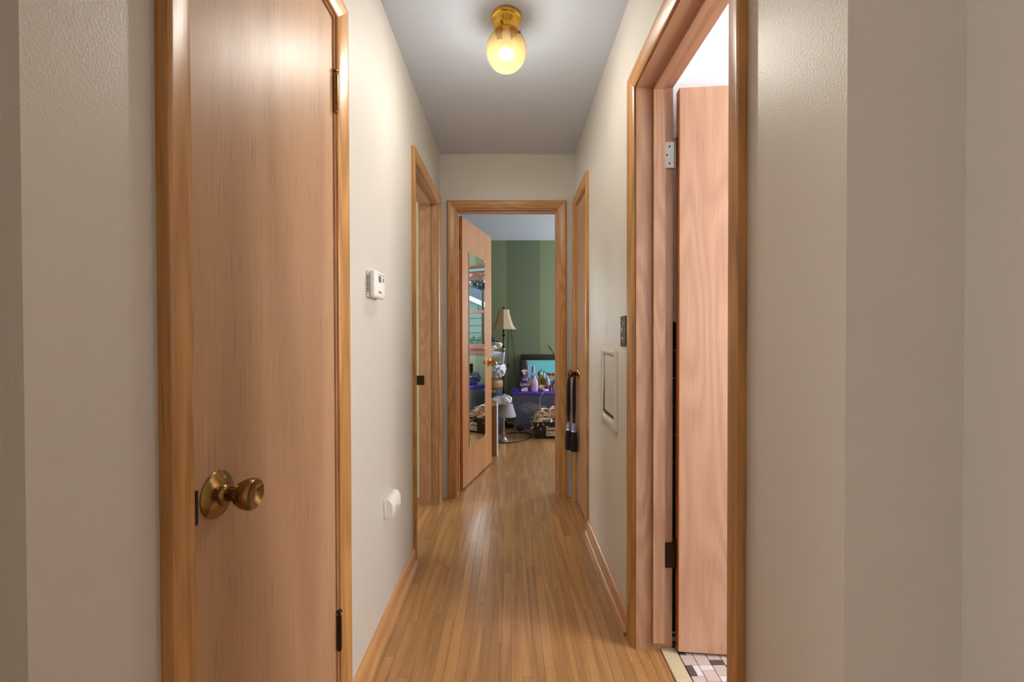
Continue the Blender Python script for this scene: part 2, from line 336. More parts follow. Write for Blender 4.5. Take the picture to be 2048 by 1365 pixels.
# ------------------------------------------------------------------ door openings: jambs, stops, mitred casings
PROF = [(0, 0), (0, .007), (.003, .0095), (.012, .012), (.030, .0158), (.046, .0185), (.052, .019), (.056, .0172), (.057, .014), (.057, 0)]
trim_n = 0
def opening(label, O, U, Nn, W, H, th, wood_u, stop=None, hinge_side=None, back=True, casing=True):
    """O: base of the left end of the opening on the hall face; U along the wall; Nn out of the wall."""
    global trim_n; trim_n += 1
    O = Vector(O); U = Vector(U); Nn = Vector(Nn); Z = Vector((0,0,1))
    root = empty('trim_%d' % trim_n, label, 'door frame', O, kind='structure'); inv = Matrix.Translation(-O)
    P = lambda u, n, z: O + U*u + Nn*n + Z*z
    def bar(nm, u0, u1, n0, n1, z0, z1, m):
        c = [P(u, n, z) for z in (z0, z1) for n in (n0, n1) for u in (u0, u1)]
        return MB().add(c, [(0,2,3,1),(4,5,7,6),(0,1,5,4),(2,6,7,3),(0,4,6,2),(1,3,7,5)]).build(nm, m, root)
    bar('jamb', -J, 0, -th, 0, 0, H, jam_z); bar('jamb', W, W+J, -th, 0, 0, H, jam_z); bar('head_jamb', -J, W+J, -th, 0, H, H+J, wood_u[1])
    if stop:
        s0, s1 = stop
        bar('stop', 0, .011, -s1, -s0, .03, H, jam_z); bar('stop', W-.011, W, -s1, -s0, .03, H, jam_z); bar('head_stop', .011, W-.011, -s1, -s0, H-.011, H, wood_u[1])
    rv = .005
    for side, n0, sg in ((0, 0, 1), (1, -th, -1)) if back else ((0, 0, 1),):
        k = len(PROF)
        def side_cas(left):
            vs = []
            for top in (0, 1):
                for (a, h) in PROF:
                    u = (-rv-a) if left else (W+rv+a)
                    vs.append(P(u, n0+sg*h, (H+rv+a) if top else 0))
            return MB().add(vs, [tuple(range(k)), tuple(range(k, 2*k))] + [(i, (i+1) % k, k+(i+1) % k, k+i) for i in range(k)]).build('casing', cas_z, root, smooth=True)
        side_cas(True); side_cas(False)
        vs = []
        for e in (0, 1):
            for (a, h) in PROF: vs.append(P((-rv-a) if e == 0 else (W+rv+a), n0+sg*h, H+rv+a))
        MB().add(vs, [tuple(range(k)), tuple(range(k, 2*k))] + [(i, (i+1) % k, k+(i+1) % k, k+i) for i in range(k)]).build('head_casing', wood_u[0], root, smooth=True)
    for ch in root.children:
        ch.data.transform(inv)
    return root
# local wood follows the object axes, so every casing keeps its grain
YW = (cas_y, jam_y); XW = (cas_x, jam_x)
opening('oak door frame around the closet door beside the thermostat', (XL, .656, 0), (0,1,0), (1,0,0), .5455, ZH, .12, YW, stop=(.04, .075), back=False)
tr_left = opening('oak frame of the open side room doorway next to the end wall', (XL, 2.198, 0), (0,1,0), (1,0,0), .687, ZH, .12, YW, stop=(.045, .08))
opening('oak frame of the closed linen closet by the hanging tassels', (XR, 2.521, 0), (0,1,0), (-1,0,0), .404, ZH, .12, YW, stop=(.04, .075), back=False)
tr_bath = opening('oak frame of the bathroom doorway beside the switch plate', (XR, .88, 0), (0,1,0), (-1,0,0), .658, ZH, .133, YW, stop=(.060, .102), back=False)
opening('oak frame of the bedroom doorway in the end wall', (-.38, D, 0), (1,0,0), (0,-1,0), .718, ZH, .11, XW, stop=(.03, .07))
# strike plate on the side room jamb
MB().rbox(-.645+.4925, -.585+.4925, .687-.0025, .687, .82, .885, .001).build('strike_plate', bronze, tr_left).location = (0, 0, 0)

# baseboards
def baseboard(name, label, x, sgn, y0, y1):
    root = empty(name, label, 'baseboard', (x, y0, 0), kind='structure')
    L_ = y1-y0
    MB().poly([(0,0,0),(sgn*.013,0,0),(sgn*.013,0,.06),(sgn*.009,0,.072),(sgn*.004,0,.077),(0,0,.077)], (0,L_,0)).build('board', base_y, root)
    pts = [(sgn*.0131,0,0),(sgn*.028,0,0)]+[(sgn*(.0131+.0149*math.cos(a)),0,.0005+.019*math.sin(a)) for a in (R(25),R(50),R(75),R(90))]
    MB().poly(pts, (0,L_-.012,0)).build('shoe', base_y, root, smooth=True).location = (0, .006, 0)
baseboard('baseboard_left', 'oak baseboard with shoe moulding below the thermostat wall', XL, 1, 1.2640, 2.1355)
baseboard('baseboard_right', 'oak baseboard with shoe moulding between closet and bathroom', XR, -1, 1.6005, 2.4585)

# ------------------------------------------------------------------ hardware builders (local, axis = out of the door)
def knob_parts(root, c, axis, rose_m, knob_m, s=1.0):
    k = MB().lathe([(.0,0),(.039*s,0),(.0395*s,.002),(.037*s,.005),(.022*s,.011),(.0165*s,.013)], c, axis, 32).build('rosette', rose_m, root, smooth=True)
    h = MB().lathe([(.0,.010),(.0165*s,.010),(.0175*s,.0135),(.0165*s,.017),(.0125*s,.020),(.0115*s,.030),(.0135*s,.033),(.0205*s,.040),(.0250*s,.050),(.0268*s,.058),(.0262*s,.064),(.0240*s,.0665),(.0222*s,.0655),(.016*s,.0610),(.007*s,.0590),(.0005,.0585)], c, axis, 32).build('knob', knob_m, root, smooth=True)
    return h
def hinge_part(root, c, mat, h=.09, r=.0062, leaf=None, finial=True):
    """Knuckle along z at c (bottom); leaf = (vector along leaf, normal)."""
    m = MB(); n = 5; seg = h/n
    for i in range(n):
        m.lathe([(.0001,i*seg+.0004),(r,i*seg+.0004),(r,(i+1)*seg-.0004),(.0001,(i+1)*seg-.0004)], c, (0,0,1), 14)
    k = m.build('hinge', mat, root, smooth=True)
    if finial:
        f = MB().lathe([(.0001,h),(r*.75,h),(r*.55,h+.004),(r*.5,h+.010),(r*1.1,h+.011),(r*1.25,h+.014),(r*.6,h+.017),(.0003,h+.0175)], c, (0,0,1), 14)
        f.lathe([(.0003,-.006),(r*.8,-.004),(r*.9,0),(.0001,0)], c, (0,0,1), 14); f.build('finial', mat, k, smooth=True)
    if leaf:
        d, nn = Vector(leaf[0]), Vector(leaf[1]); C = Vector(c); Lm = MB()
        Lm.poly([C, C+d, C+d+nn*.0022, C+nn*.0022], (0,0,h)); Lm.build('leaf', mat, k)
        sc = MB(); du = d.normalized()
        for (t, z) in ((.55, .17), (.78, .5), (.55, .83)):
            sc.lathe([(.0001,.0022),(.0035,.0022),(.003,.0030),(.0001,.0031)], C+d*t+Vector((0,0,h*z)), nn, 12)
        sc.build('screw', bronze, k)
    return k

# closet door on the left
d1 = empty('door_1', 'tan oak flush closet door with brass knob on the left wall', 'door', (XL-.004, .659, 0), kind='structure')
MB().rbox(-.035, 0, 0, .5395, .010, 2.043, .0015, 1).build('slab', door_m, d1)
knob_parts(d1, (0, .056, .884), (1,0,0), brass_old, brass_old, 1.0)
MB().rbox(-.012, .0012, .0006, .0150, .85, .908, .0035, 3).build('latch_plate', black_m, d1)
hinge_part(d1, (.0085, .5425, 1.785), brass_old, .10, .0065)
hinge_part(d1, (.0085, .5425, .258), bronze, .095, .0065)

# linen closet door on the right
d2 = empty('door_2', 'narrow brown flush linen closet door with brass knob', 'door', (XR+.006, 2.524, 0), kind='structure')
MB().rbox(0, .035, 0, .398, .012, 2.043, .0015, 1).build('slab', door_m, d2)
knob_parts(d2, (0, .345, .895), (-1,0,0), brass, brass_old, 1.05)
hinge_part(d2, (-.0095, -.001, 1.83), brass, .09, .006)
hinge_part(d2, (-.0095, -.001, .275), brass_old, .09, .006)

# bedroom door with the mirror, hinged on the left jamb
a75 = R(75)
d3 = empty('door_3', 'open bedroom door with long mirror and brass knob', 'door', (-.352, 3.145, 0), (0, 0, a75), kind='structure')
# local: x along door, -y faces the hall side that now looks right
MB().rbox(.0002, .712, 0, .035, .012, 2.043, .0015, 1).build('slab', wood('red_oak_bedroom_door', (204, 146, 96), (140, 84, 46), axis='Z', rough=.34, rings=5, fig=(4, .3), pore=.3, contrast=.4), d3)
MB().box(-.0012, .0001, .001, .034, .013, 2.042).build('hinge_edge', edge_m, d3)
mr = MB().rbox(.130, .508, -.0065, -.0005, .294, 1.797, .0015, 1).build('mirror', mirror_m, d3)
for (x, z) in ((.132, 1.79), (.506, 1.79), (.132, 1.05), (.506, 1.05), (.132, .30), (.506, .30)):
    MB().rbox(x-.007, x+.007, -.010, -.0066, z-.009, z+.009, .002, 1).build('clip', white_pl, mr)
knob_parts(d3, (.655, 0, .925), (0,-1,0), brass, brass, .95); knob_parts(d3, (.655, .035, .925), (0,1,0), brass, brass, .95)
for z in (1.795, .205):
    MB().rbox(-.0032, -.0012, .002, .033, z, z+.089, .0008, 1).build('hinge_leaf', brass, d3)
    hinge_part(d3, (-.004, .0395, z), brass, .089, .006)

# bathroom door, hinged on the far jamb, opened into the bathroom
d4 = empty('door_4', 'pinkish oak flush bathroom door standing open', 'door', (.603, 1.507, 0), (0, 0, R(-5.7)), kind='structure')
MB().rbox(.0002, .650, 0, .035, .014, 2.030, .0015, 1).build('slab', bdoor_m, d4)
MB().box(-.0012, .0001, .001, .034, .015, 2.029).build('hinge_edge', edge_m, d4)
knob_parts(d4, (.59, 0, .90), (0,-1,0), brass, brass, .95)
for z, m_ in ((1.757, steel), (.305, bronze)):
    hinge_part(d4, (-.0075, .024, z), m_, .092, .0058, leaf=((-.038, -.001, 0), (0, -1, 0)))

# ------------------------------------------------------------------ ceiling light
cl = empty('ceiling_light', 'brass ceiling light with ribbed yellow glass globe, switched on', 'ceiling light', (-.012, 1.72, 2.44))
MB().lathe([(.0001,0),(.056,0),(.0605,-.004),(.062,-.012),(.060,-.018),(.057,-.020),(.055,-.030),(.049,-.044),(.046,-.050),(.046,-.064),(.043,-.066),(.0001,-.066)], (0,0,0), (0,0,1), 48).build('canopy', plain('polished_brass', (228, 178, 70), .12, 1.0), cl, smooth=True)
for k in range(3):
    a = R(250+120*k); d = Vector((math.cos(a), math.sin(a), 0))
    MB().lathe([(.0001,0),(.004,0),(.004,.006),(.0048,.007),(.0048,.012),(.0001,.0125)], d*.046+Vector((0,0,-.057)), d, 12).build('thumb_screw', brass_old, cl, smooth=True)
gm, nt, p = newmat('ribbed_globe_glass'); N = nt.nodes; L = nt.links
tl = N.new('ShaderNodeBsdfTranslucent'); tl.inputs[0].default_value = (1.0, .60, .16, 1)
tp = N.new('ShaderNodeBsdfTransparent'); tp.inputs[0].default_value = (.88, .77, .50, 1)
# the moulded ribs scatter more where the glass is thicker
tc = N.new('ShaderNodeTexCoord'); gr = N.new('ShaderNodeTexGradient'); gr.gradient_type = 'RADIAL'; L.new(tc.outputs['Object'], gr.inputs[0])
g1 = N.new('ShaderNodeMath'); g1.operation = 'MULTIPLY'; g1.inputs[1].default_value = 64*6.2832; L.new(gr.outputs['Fac'], g1.inputs[0])
g2 = N.new('ShaderNodeMath'); g2.operation = 'SINE'; L.new(g1.outputs[0], g2.inputs[0])
g3 = N.new('ShaderNodeMapRange'); g3.inputs['From Min'].default_value = -1; g3.inputs['To Min'].default_value = .978; g3.inputs['To Max'].default_value = .991; L.new(g2.outputs[0], g3.inputs['Value'])
m1 = N.new('ShaderNodeMixShader'); L.new(g3.outputs['Result'], m1.inputs[0]); L.new(tl.outputs[0], m1.inputs[1]); L.new(tp.outputs[0], m1.inputs[2])
gl = N.new('ShaderNodeBsdfGlossy'); gl.inputs['Roughness'].default_value = .12; m2 = N.new('ShaderNodeMixShader'); m2.inputs[0].default_value = .03
L.new(m1.outputs[0], m2.inputs[1]); L.new(gl.outputs[0], m2.inputs[2]); L.new(m2.outputs[0], N['Material Output'].inputs['Surface'])
gp = [(.041,-.060)]+[(.0795*math.sin(t)**.96, -.137+.0815*math.cos(t)) for t in [R(32+148*i/22) for i in range(22)]]+[(.002, -.2184)]
MB().lathe(gp, (0,0,0), (0,0,1), 128, ribs=1, amp=.010, caps=False).build('globe', gm, cl, smooth=False)
em, nt, p = newmat('lit_bulb'); p.inputs['Emission Color'].default_value = (.66, .72, 1.0, 1); p.inputs['Emission Strength'].default_value = BULB_STRENGTH
MB().lathe([(.0305,-.148),(.0280,-.156),(.0220,-.1645),(.012,-.1705),(.0005,-.1725)], n=28).build('bulb', em, cl, smooth=True)
MB().lathe([(.0005,-.098),(.014,-.098),(.017,-.108),(.024,-.122),(.0300,-.136),(.0312,-.1475),(.0005,-.1478)], n=28).build('bulb_neck', white_pl, cl, smooth=True)
MB().lathe([(.0001,-.066),(.016,-.066),(.016,-.098),(.0001,-.098)], (0,0,0), (0,0,1), 20).build('socket', white_pl, cl)

# ------------------------------------------------------------------ wall things
th = empty('thermostat', 'small white thermostat with grey display on the left wall', 'thermostat', (XL, 1.452, 1.285))
MB().rbox(0, .011, .002, .112, .002, .094, .003).build('back_plate', white_pl, th, smooth=True)
body = MB().rbox(.011, .034, 0, .114, 0, .096, .010, 4).build('body', white_pl, th, smooth=True)
MB().rbox(.0335, .0346, .030, .062, .056, .078, .0005, 1).build('display', grey_lcd, body)
MB().lathe([(.0001,.033),(.0085,.033),(.0085,.0352),(.007,.036),(.0001,.036)], (0,.085,.068), (1,0,0), 20).build('dial', plain('grey_button', (150,146,140), .5), body, smooth=True)
for k in range(4): MB().rbox(.0335, .0352, .030+.009*k, .036+.009*k, .018, .024, .0006, 1).build('button', mark_m, body)
for k in range(2): MB().rbox(.0335, .0352, .080+.012*k, .088+.012*k, .016, .025, .0006, 1).build('button', white_pl, body)
MB().rbox(.0335, .0348, .028, .100, .082, .0845, .0004, 1).build('trim_line', mark_m, body)
for k in range(8): MB().box(.003, .0095, .0012, .0022, .020+.0075*k, .0235+.0075*k).build('vent_slot', black_m, th)

pb = empty('wall_alarm_box', 'white plastic alarm box mounted low on the left wall', 'alarm box', (XL, 1.637, .445))
MB().rbox(0, .010, 0, .124, .0, .070, .002).build('back_plate', white_pl, pb, smooth=True)
b2 = MB().poly([(.010,0,.002),(.034,0,.000),(.036,0,.004),(.036,0,.040),(.033,0,.052),(.024,0,.066),(.018,0,.070),(.010,0,.071)], (0,.120,0)).build('cover', white_pl, pb, smooth=True)
b2.location = (0, .002, 0)
for k in range(7): MB().box(.0358, .0364, .04+.006*k, .043+.006*k, .017+.003*(k % 3), .019+.004*((k+1) % 3)).build('print_mark', mark_m, b2)
MB().box(.0358, .0364, .02, .105, .0085, .0095).build('print_line', mark_m, b2)

# ornate switch plate next to the bathroom casing
sw = empty('switch_plate', 'dark pewter ornate switch plate beside the bathroom door frame', 'switch plate', (XR, 1.663, 1.108))
pew = plain('dark_pewter', (70, 66, 62), .4, .8, bump=.3, bscale=400)
MB().rbox(-.005, 0, 0, .074, 0, .123, .002).build('plate', pew, sw, smooth=True)
relief = plain('pewter_relief', (120, 114, 106), .35, .85)
for zc in (.028, .062, .095):
    for yc in (.012, .062):
        pts = [(-.0055, yc+.009*(1-t*.8)*math.cos(9*t), zc+.011*(1-t*.8)*math.sin(9*t)) for t in [i/18 for i in range(19)]]
        MB().tube(pts, .0016, 6).build('scroll', relief, sw, smooth=True)
sm = MB()
for k in range(16): sm.blob((-.005, .004, .006+.0074*k), (.002,.0025,.0025), k, 0, 8, 6); sm.blob((-.005, .070, .006+.0074*k), (.002,.0025,.0025), k, 0, 8, 6)
tag(sm.build('beading', relief, sw, smooth=True), kind='stuff')
MB().rbox(-.017, -.004, .0335, .0405, .058, .074, .0015, 1).build('toggle', white_pl, sw)
for z in (.032, .094): MB().lathe([(.0001,.004),(.0035,.005),(.003,.0065),(.0001,.0068)], (0,.037,z), (-1,0,0), 12).build('screw', steel, sw, smooth=True)

# laundry chute / access panel
ap = empty('access_panel', 'painted wall access hatch with raised frame, flap slightly ajar', 'access panel', (XR, 1.792, .722))
def rrect(y0, y1, z0, z1, r, n=5):
    out = []
    for (cy, cz, a0) in ((y1-r, z1-r, 0), (y0+r, z1-r, 90), (y0+r, z0+r, 180), (y1-r, z0+r, 270)):
        for i in range(n+1): a = R(a0+90*i/n); out.append((cy+r*math.cos(a), cz+r*math.sin(a)))
    return out
def ring(loops):
    m = MB(); n = len(loops[0][1]); vs = []; fs = []
    for (x, lp) in loops: vs += [(x, y, z) for (y, z) in lp]
    for j in range(len(loops)-1):
        for i in range(n): fs.append((j*n+i, j*n+(i+1) % n, (j+1)*n+(i+1) % n, (j+1)*n+i))
    return m.add(vs, fs)
o_ = (0, .306, 0, .388); i_ = (.042, .246, .058, .340)
def shr(b, d): return (b[0]+d, b[1]-d, b[2]+d, b[3]-d)
ring([(0, rrect(*o_, .03)), (-.006, rrect(*shr(o_, .002), .028)), (-.009, rrect(*shr(o_, .008), .024)), (-.009, rrect(*shr(o_, .014), .02)), (-.0125, rrect(*shr(o_, .018), .018)), (-.0125, rrect(*shr(i_, -.012), .014)), (-.010, rrect(*shr(i_, -.004), .008)), (-.004, rrect(*i_, .006)), (-.0008, rrect(*i_, .006))]).build('frame', wall_m, ap, smooth=True)
MB().poly([(-.0012,.2452,.066),(-.0098,.2452,.070),(-.0080,.2452,.15),(-.0014,.2452,.325)], (0,.0006,0)).build('gap_shade', black_m, ap)  # black wedge painted in place of the shade in the far-side gap
ring([(-.0006, rrect(*shr(i_, -.003), .006)), (-.0007, rrect(.10, .15, .15, .2, .002))]).build('hollow_shade', black_m, ap)  # black sheet on the wall stands for the dark hollow behind the flap
fl = MB().rbox(-.004, 0, 0, .188, .002, .266, .002, 1).build('flap', wall_m, ap); fl.location = (-.0012, .0455, .071); fl.rotation_euler = (R(1.6), 0, R(.6))

# ------------------------------------------------------------------ tassel tiebacks hung on the linen closet knob
plum = plain('plum_cord', (34, 20, 32), .8, bump=.6, bscale=700)
crys = plain('pale_blue_band', (150, 168, 196), .25, .3)
def tassel(label, c, h, lean, grp):
    root = empty('tassel_tieback', label, 'tassel', c, group=grp)
    s = lean
    MB().tube(bez([(.004,.0,h),(-.006,-.006*s-.004,h-.10),(-.006,-.005*s-.006,h-.24),(-.002,-.006*s,h-.315)], 6), .0072, 8).build('cord', plum, root, smooth=True)
    MB().tube(bez([(.004,.0,h),(.006,.010*s+.004,h-.10),(.006,.008*s+.006,h-.24),(.0,.004*s,h-.315)], 6), .0072, 8).build('cord', plum, root, smooth=True)
    MB().tube(bez([(.010,.006,h-.006),(.012,.002,h+.012),(.006,0,h+.016),(-.004,-.004,h-.004)], 5), .0052, 8).build('knot_loop', plum, root, smooth=True)
    MB().lathe([(.0005,h-.305),(.008,h-.307),(.010,h-.316),(.008,h-.326),(.0005,h-.328)], (0,0,0), (0,0,1), 16).build('knot', plum, root, smooth=True)
    z = h-.325
    MB().lathe([(.0005,z),(.006,z),(.007,z-.012),(.016,z-.018),(.018,z-.034),(.015,z-.048),(.018,z-.052),(.019,z-.060),(.0005,z-.061)], (0,0,0), (0,0,1), 22).build('collar', crys, root, smooth=True)
    z -= .060
    MB().lathe([(.0005,z+.004),(.017,z+.002),(.020,z-.02),(.0215,z-.07),(.0225,z-.128),(.020,z-.132),(.0005,z-.130)], (0,0,0), (0,0,1), 44, ribs=1, amp=.05).build('skirt', plum, root, smooth=False)
    return root
tassel('plum tassel tieback hanging lower from the linen closet knob', (.430, 2.842, .402), .490, 1.0, 'plum tassels on the closet knob')
tassel('plum tassel tieback hanging higher and closer to the bedroom doorway', (.400, 2.888, .442), .450, -.6, 'plum tassels on the closet knob')

# ------------------------------------------------------------------ bathroom floor: marble threshold, mosaic tiles, wainscot
marb = paint('worn_marble', (206, 192, 160), rough=.35, bump=.08, scale=30, var=.18)
tag(MB().rbox(.549, .602, .8805, 1.5375, -.003, .006, .002).build('marble_threshold', marb), 'worn marble threshold strip in the bathroom doorway', 'threshold')
bf = S('floor_bath', plain('grout', (72, 62, 62), .8), [(.595, 2.5, -.3, 1.62, -.0039, -.0015)], 'white beige and brown mosaic tile floor of the bathroom', 'floor')
tw = plain('white_mosaic', (228, 222, 226), .4); tbg = plain('beige_mosaic', (206, 190, 182), .4); tdk = plain('brown_mosaic', (92, 82, 82), .45)
UN = .0235; rt = random.Random(5); occ = set(); NX, NY = 13, 26
fixed = {}
for j in range(NY):
    for i in range(NX):
        if (i, j) in occ: continue
        opts = [(2,2,tbg,3.2),(1,2,tw,2.4),(2,1,tw,2.4),(1,1,tbg,1.2),(1,1,tdk,.5),(2,1,tdk,.35)]
        ok = [o for o in opts if all((i+a, j+b) not in occ and i+a < NX for a in range(o[0]) for b in range(o[1]))]
        o = rt.choices(ok, [q[3] for q in ok])[0]
        for a in range(o[0]):
            for b in range(o[1]): occ.add((i+a, j+b))
        x0 = .606+i*UN; y1 = 1.600-j*UN; g = .0011
        m = MB(); m.rbox(x0+g, x0+o[0]*UN-g, y1-o[1]*UN+g, y1-g, -.0015, .004, .0009, 1); m.build('tile', o[2], bf)
wb = bpy.data.objects['wall_bath_far']
tile_d = plain('plum_wall_tile', (58, 50, 66), .2); cap_d = plain('black_cap_tile', (22, 18, 22), .15)
for i in range(5):
    for k in range(11):
        z0 = .012+k*.1085 if k < 10 else 1.097
        MB().rbox(.594+i*.1085+.001, .594+(i+1)*.1085-.001, 1.611, 1.6195, z0+.001, z0+.1075, .002, 1).build('wall_tile', cap_d if k == 10 else tile_d, wb)

# ------------------------------------------------------------------ bedroom: floor lamp
fl = empty('floor_lamp', 'bronze floor lamp with beige panelled bell shade against the green wall', 'floor lamp', (-.080, 5.40, 0))
brz = plain('antique_bronze', (66, 48, 34), .4, .7); gold = plain('gold_ball', (196, 150, 96), .35, .6)
MB().lathe([(.0005,0),(.13,0),(.13,.012),(.11,.022),(.05,.034),(.025,.06),(.014,.10),(.0005,.10)], n=28).build('base', brz, fl, smooth=True)
MB().lathe([(.012,.09),(.011,.45),(.017,.46),(.011,.47),(.011,.68),(.018,.69),(.013,.72),(.011,.74),(.011,.92),(.018,.93),(.012,.945),(.012,1.01),(.016,1.02),(.010,1.05),(.010,1.10),(.013,1.12),(.010,1.15),(.026,1.165),(.010,1.18),(.014,1.21),(.010,1.24),(.008,1.50)], n=18).build('pole', brz, fl, smooth=True)
for z in (.985, .735): MB().blob((0,0,z), (.021,.021,.022), 3, 0, 18, 10).build('ball', gold, fl, smooth=True)
shm, nt, p = newmat('beige_shade_fabric'); p.inputs['Base Color'].default_value = srgb(206, 184, 154); p.inputs['Roughness'].default_value = .9
tl = nt.nodes.new('ShaderNodeBsdfTranslucent'); tl.inputs[0].default_value = srgb(206, 180, 146); mxs = nt.nodes.new('ShaderNodeMixShader'); mxs.inputs[0].default_value = .3
nt.links.new(p.outputs[0], mxs.inputs[1]); nt.links.new(tl.outputs[0], mxs.inputs[2]); nt.links.new(mxs.outputs[0], nt.nodes['Material Output'].inputs['Surface'])
sh = MB(); n = 8; pf = [(.066,1.490),(.070,1.46),(.080,1.41),(.096,1.35),(.116,1.295),(.140,1.255),(.152,1.242)]
sh.lathe([(r/math.cos(math.pi/8)*.97, h) for r, h in pf], n=8, caps=False).build('shade', shm, fl)
pip = plain('shade_piping', (186, 160, 126), .9)
for (r, h) in ((.0665, 1.488), (.1525, 1.243)):
    P_ = [Vector((r/math.cos(math.pi/8)*.975*math.cos(2*math.pi*i/8), r/math.cos(math.pi/8)*.975*math.sin(2*math.pi*i/8), h)) for i in range(9)]
    MB().tube(P_, .004, 6).build('shade_trim', pip, fl)
MB().tube(bez([(-.05,0,1.488),(-.035,0,1.505),(0,0,1.508),(.05,0,1.488)], 5), .003, 6).build('spider', brz, fl)
MB().lathe([(.0005,1.50),(.008,1.502),(.005,1.512),(.010,1.52),(.006,1.53),(.0005,1.536)], n=12).build('finial', brz, fl, smooth=True)
MB().tube(bez([(0,0,1.045),(-.05,-.01,1.035),(-.10,-.02,1.02),(-.14,-.03,1.01)], 5), .008, 8).build('side_arm', brass_old, fl, smooth=True)

cord_m = plain('black_cord', (16, 15, 16), .6)
c1 = empty('hanging_cord', 'straight black cord with plug end hanging beside the lamp pole', 'cord', (-.028, 5.44, .74))
MB().tube(bez([(0,0,.55),(.006,0,.42),(-.004,0,.25),(.0,0,.06)], 6), .0035, 6).build('wire', cord_m, c1)
MB().rbox(-.004, .018, -.010, .010, .005, .062, .005).build('plug', black_m, c1); 
tag(MB().tube(bez([(.014,5.55,1.29),(.028,5.62,1.12),(.048,5.64,.98),(.064,5.65,.86),(.060,5.65,.74),(.085,5.65,.60),(.094,5.65,.46),(.06,5.65,.25),(.00,5.6,.10),(-.04,5.57,.012),(-.12,5.58,.006)], 6), .0035, 6).build('lamp_cord', cord_m), 'curving black cord running down the green wall behind the tote', 'cord')
tag(MB().tube(bez([(-.20,4.60,.006),(-.05,4.54,.006),(.10,4.60,.006),(.22,4.76,.006),(.225,4.98,.006),(.08,5.04,.006),(-.05,4.96,.006)], 7), .006, 6).build('extension_cord', cord_m), 'thick black cord lying on the bedroom floor', 'cord')

# ------------------------------------------------------------------ clothes pile on a stool
def cloth(name, label, c, r, mat, seed, grp=None, rot=0, amp=.2, wr=.07):
    o = MB().blob((0,0,0), r, seed, amp, 56, 40, 3.0, wr).build(name, mat, None, smooth=True); o.location = c; o.rotation_euler = (0, rot, 0)
    return tag(o, label, 'clothing', grp)
clw = plain('pale_cotton', (206, 210, 222), .95, bump=.5, bscale=60); clp = plain('pinkish_cotton', (216, 202, 200), .95, bump=.5, bscale=60); navy = plain('navy_cloth', (36, 36, 72), .9)
st = empty('storage_drum', 'dark round drum with brown lid below the heap of clothes', 'storage drum', (-.22, 5.02, 0))
MB().lathe([(.0005,0),(.12,0),(.125,.02),(.13,.55),(.0005,.55)], n=32).build('drum', plain('dark_drum', (52, 54, 66), .6), st, smooth=True)
MB().lathe([(.0005,.552),(.132,.552),(.136,.565),(.138,.615),(.130,.635),(.0005,.64)], n=32).build('lid', plain('brown_lid', (150, 108, 60), .5), st, smooth=True)
MB().rbox(-.02, .05, -.133, -.124, .50, .53, .003).build('tag', plain('tan_tag', (196, 150, 90), .6), st)
cloth('crumpled_shirt', 'pale draped shirt at the bottom of the clothes heap', (-.165, 5.0, .740), (.120, .13, .078), clw, 4, 'clothes heaped on the drum', R(-18), .16)
sl = empty('rolled_sweatshirt', 'pale rolled sweatshirt with open sleeve in the middle of the clothes heap', 'clothing', (-.15, 4.96, .905), (0, R(6), 0), group='clothes heaped on the drum')
ro = []
for j in range(9):
    t = j/8; 
    ro.append([Vector(((-.075+.15*t), math.cos(a)*(.055+.012*math.sin(3*a+t*4)), math.sin(a)*(.062+.010*math.cos(4*a+t*3)))) for a in [2*math.pi*i/20 for i in range(20)]])
m = MB(); vs = [v for r_ in ro for v in r_]; m.add(vs, [(j*20+i, j*20+(i+1)%20, (j+1)*20+(i+1)%20, (j+1)*20+i) for j in range(8) for i in range(20)]+[tuple(range(20))])
m.build('roll', clw, sl, smooth=True)
MB().tube([Vector((.075, math.cos(a)*.060, math.sin(a)*.066)) for a in [2*math.pi*i/20 for i in range(21)]], .009, 8).build('cuff', clw, sl, smooth=True)
MB().blob((.062,0,0), (.012,.045,.048), 8, .1).build('lining', plain('grey_lining', (96, 92, 104), .95), sl, smooth=True)
cloth('folded_blouse', 'white folded blouse with wide collar on top of the clothes heap', (-.19, 4.98, 1.036), (.095, .10, .038), clp, 12, 'clothes heaped on the drum', R(-12), .22)
cp = empty('knit_cap', 'navy knit cap perched on the clothes heap', 'cap', (-.225, 4.99, 1.088))
MB().lathe([(.0005,.0),(.05,.0),(.052,.012),(.046,.035),(.030,.055),(.0005,.060)], n=24).build('crown', navy, cp, smooth=True)
MB().blob((.055,-.02,.006), (.045,.04,.008), 2, .08).build('brim', navy, cp, smooth=True)

# ------------------------------------------------------------------ cardboard box, silver lamp, towel
card = plain('cardboard', (160, 112, 72), .85); cardw = plain('white_card', (222, 222, 228), .8)
cb = empty('cardboard_box', 'tall brown cardboard box with white side standing behind the bedroom door', 'box', (-.30, 4.16, 0))
MB().box(-.17, .165, -.11, .11, .001, .312).build('lower_half', card, cb); MB().box(-.17, .165, -.11, .11, .3135, .485).build('upper_half', card, cb)
MB().box(.1652, .1765, -.112, .11, .001, .488).build('white_panel', cardw, cb); MB().box(-.17, .165, -.1122, -.1102, .306, .322).build('tape', plain('brown_tape', (146, 100, 62), .4), cb)
tl_ = empty('table_lamp', 'silver table lamp with grey tapered shade standing on the floor', 'table lamp', (-.072, 4.66, 0))
silv = plain('silver_metal', (190, 190, 188), .25, .9)
MB().lathe([(.0005,0),(.055,0),(.055,.010),(.035,.022),(.030,.034),(.014,.044),(.012,.06),(.0005,.06)], n=24).build('foot', silv, tl_, smooth=True)
MB().lathe([(.010,.06),(.017,.075),(.011,.09),(.013,.10),(.012,.22),(.018,.235),(.012,.25),(.014,.265),(.008,.28),(.008,.31),(.0005,.31)], n=20).build('column', silv, tl_, smooth=True)
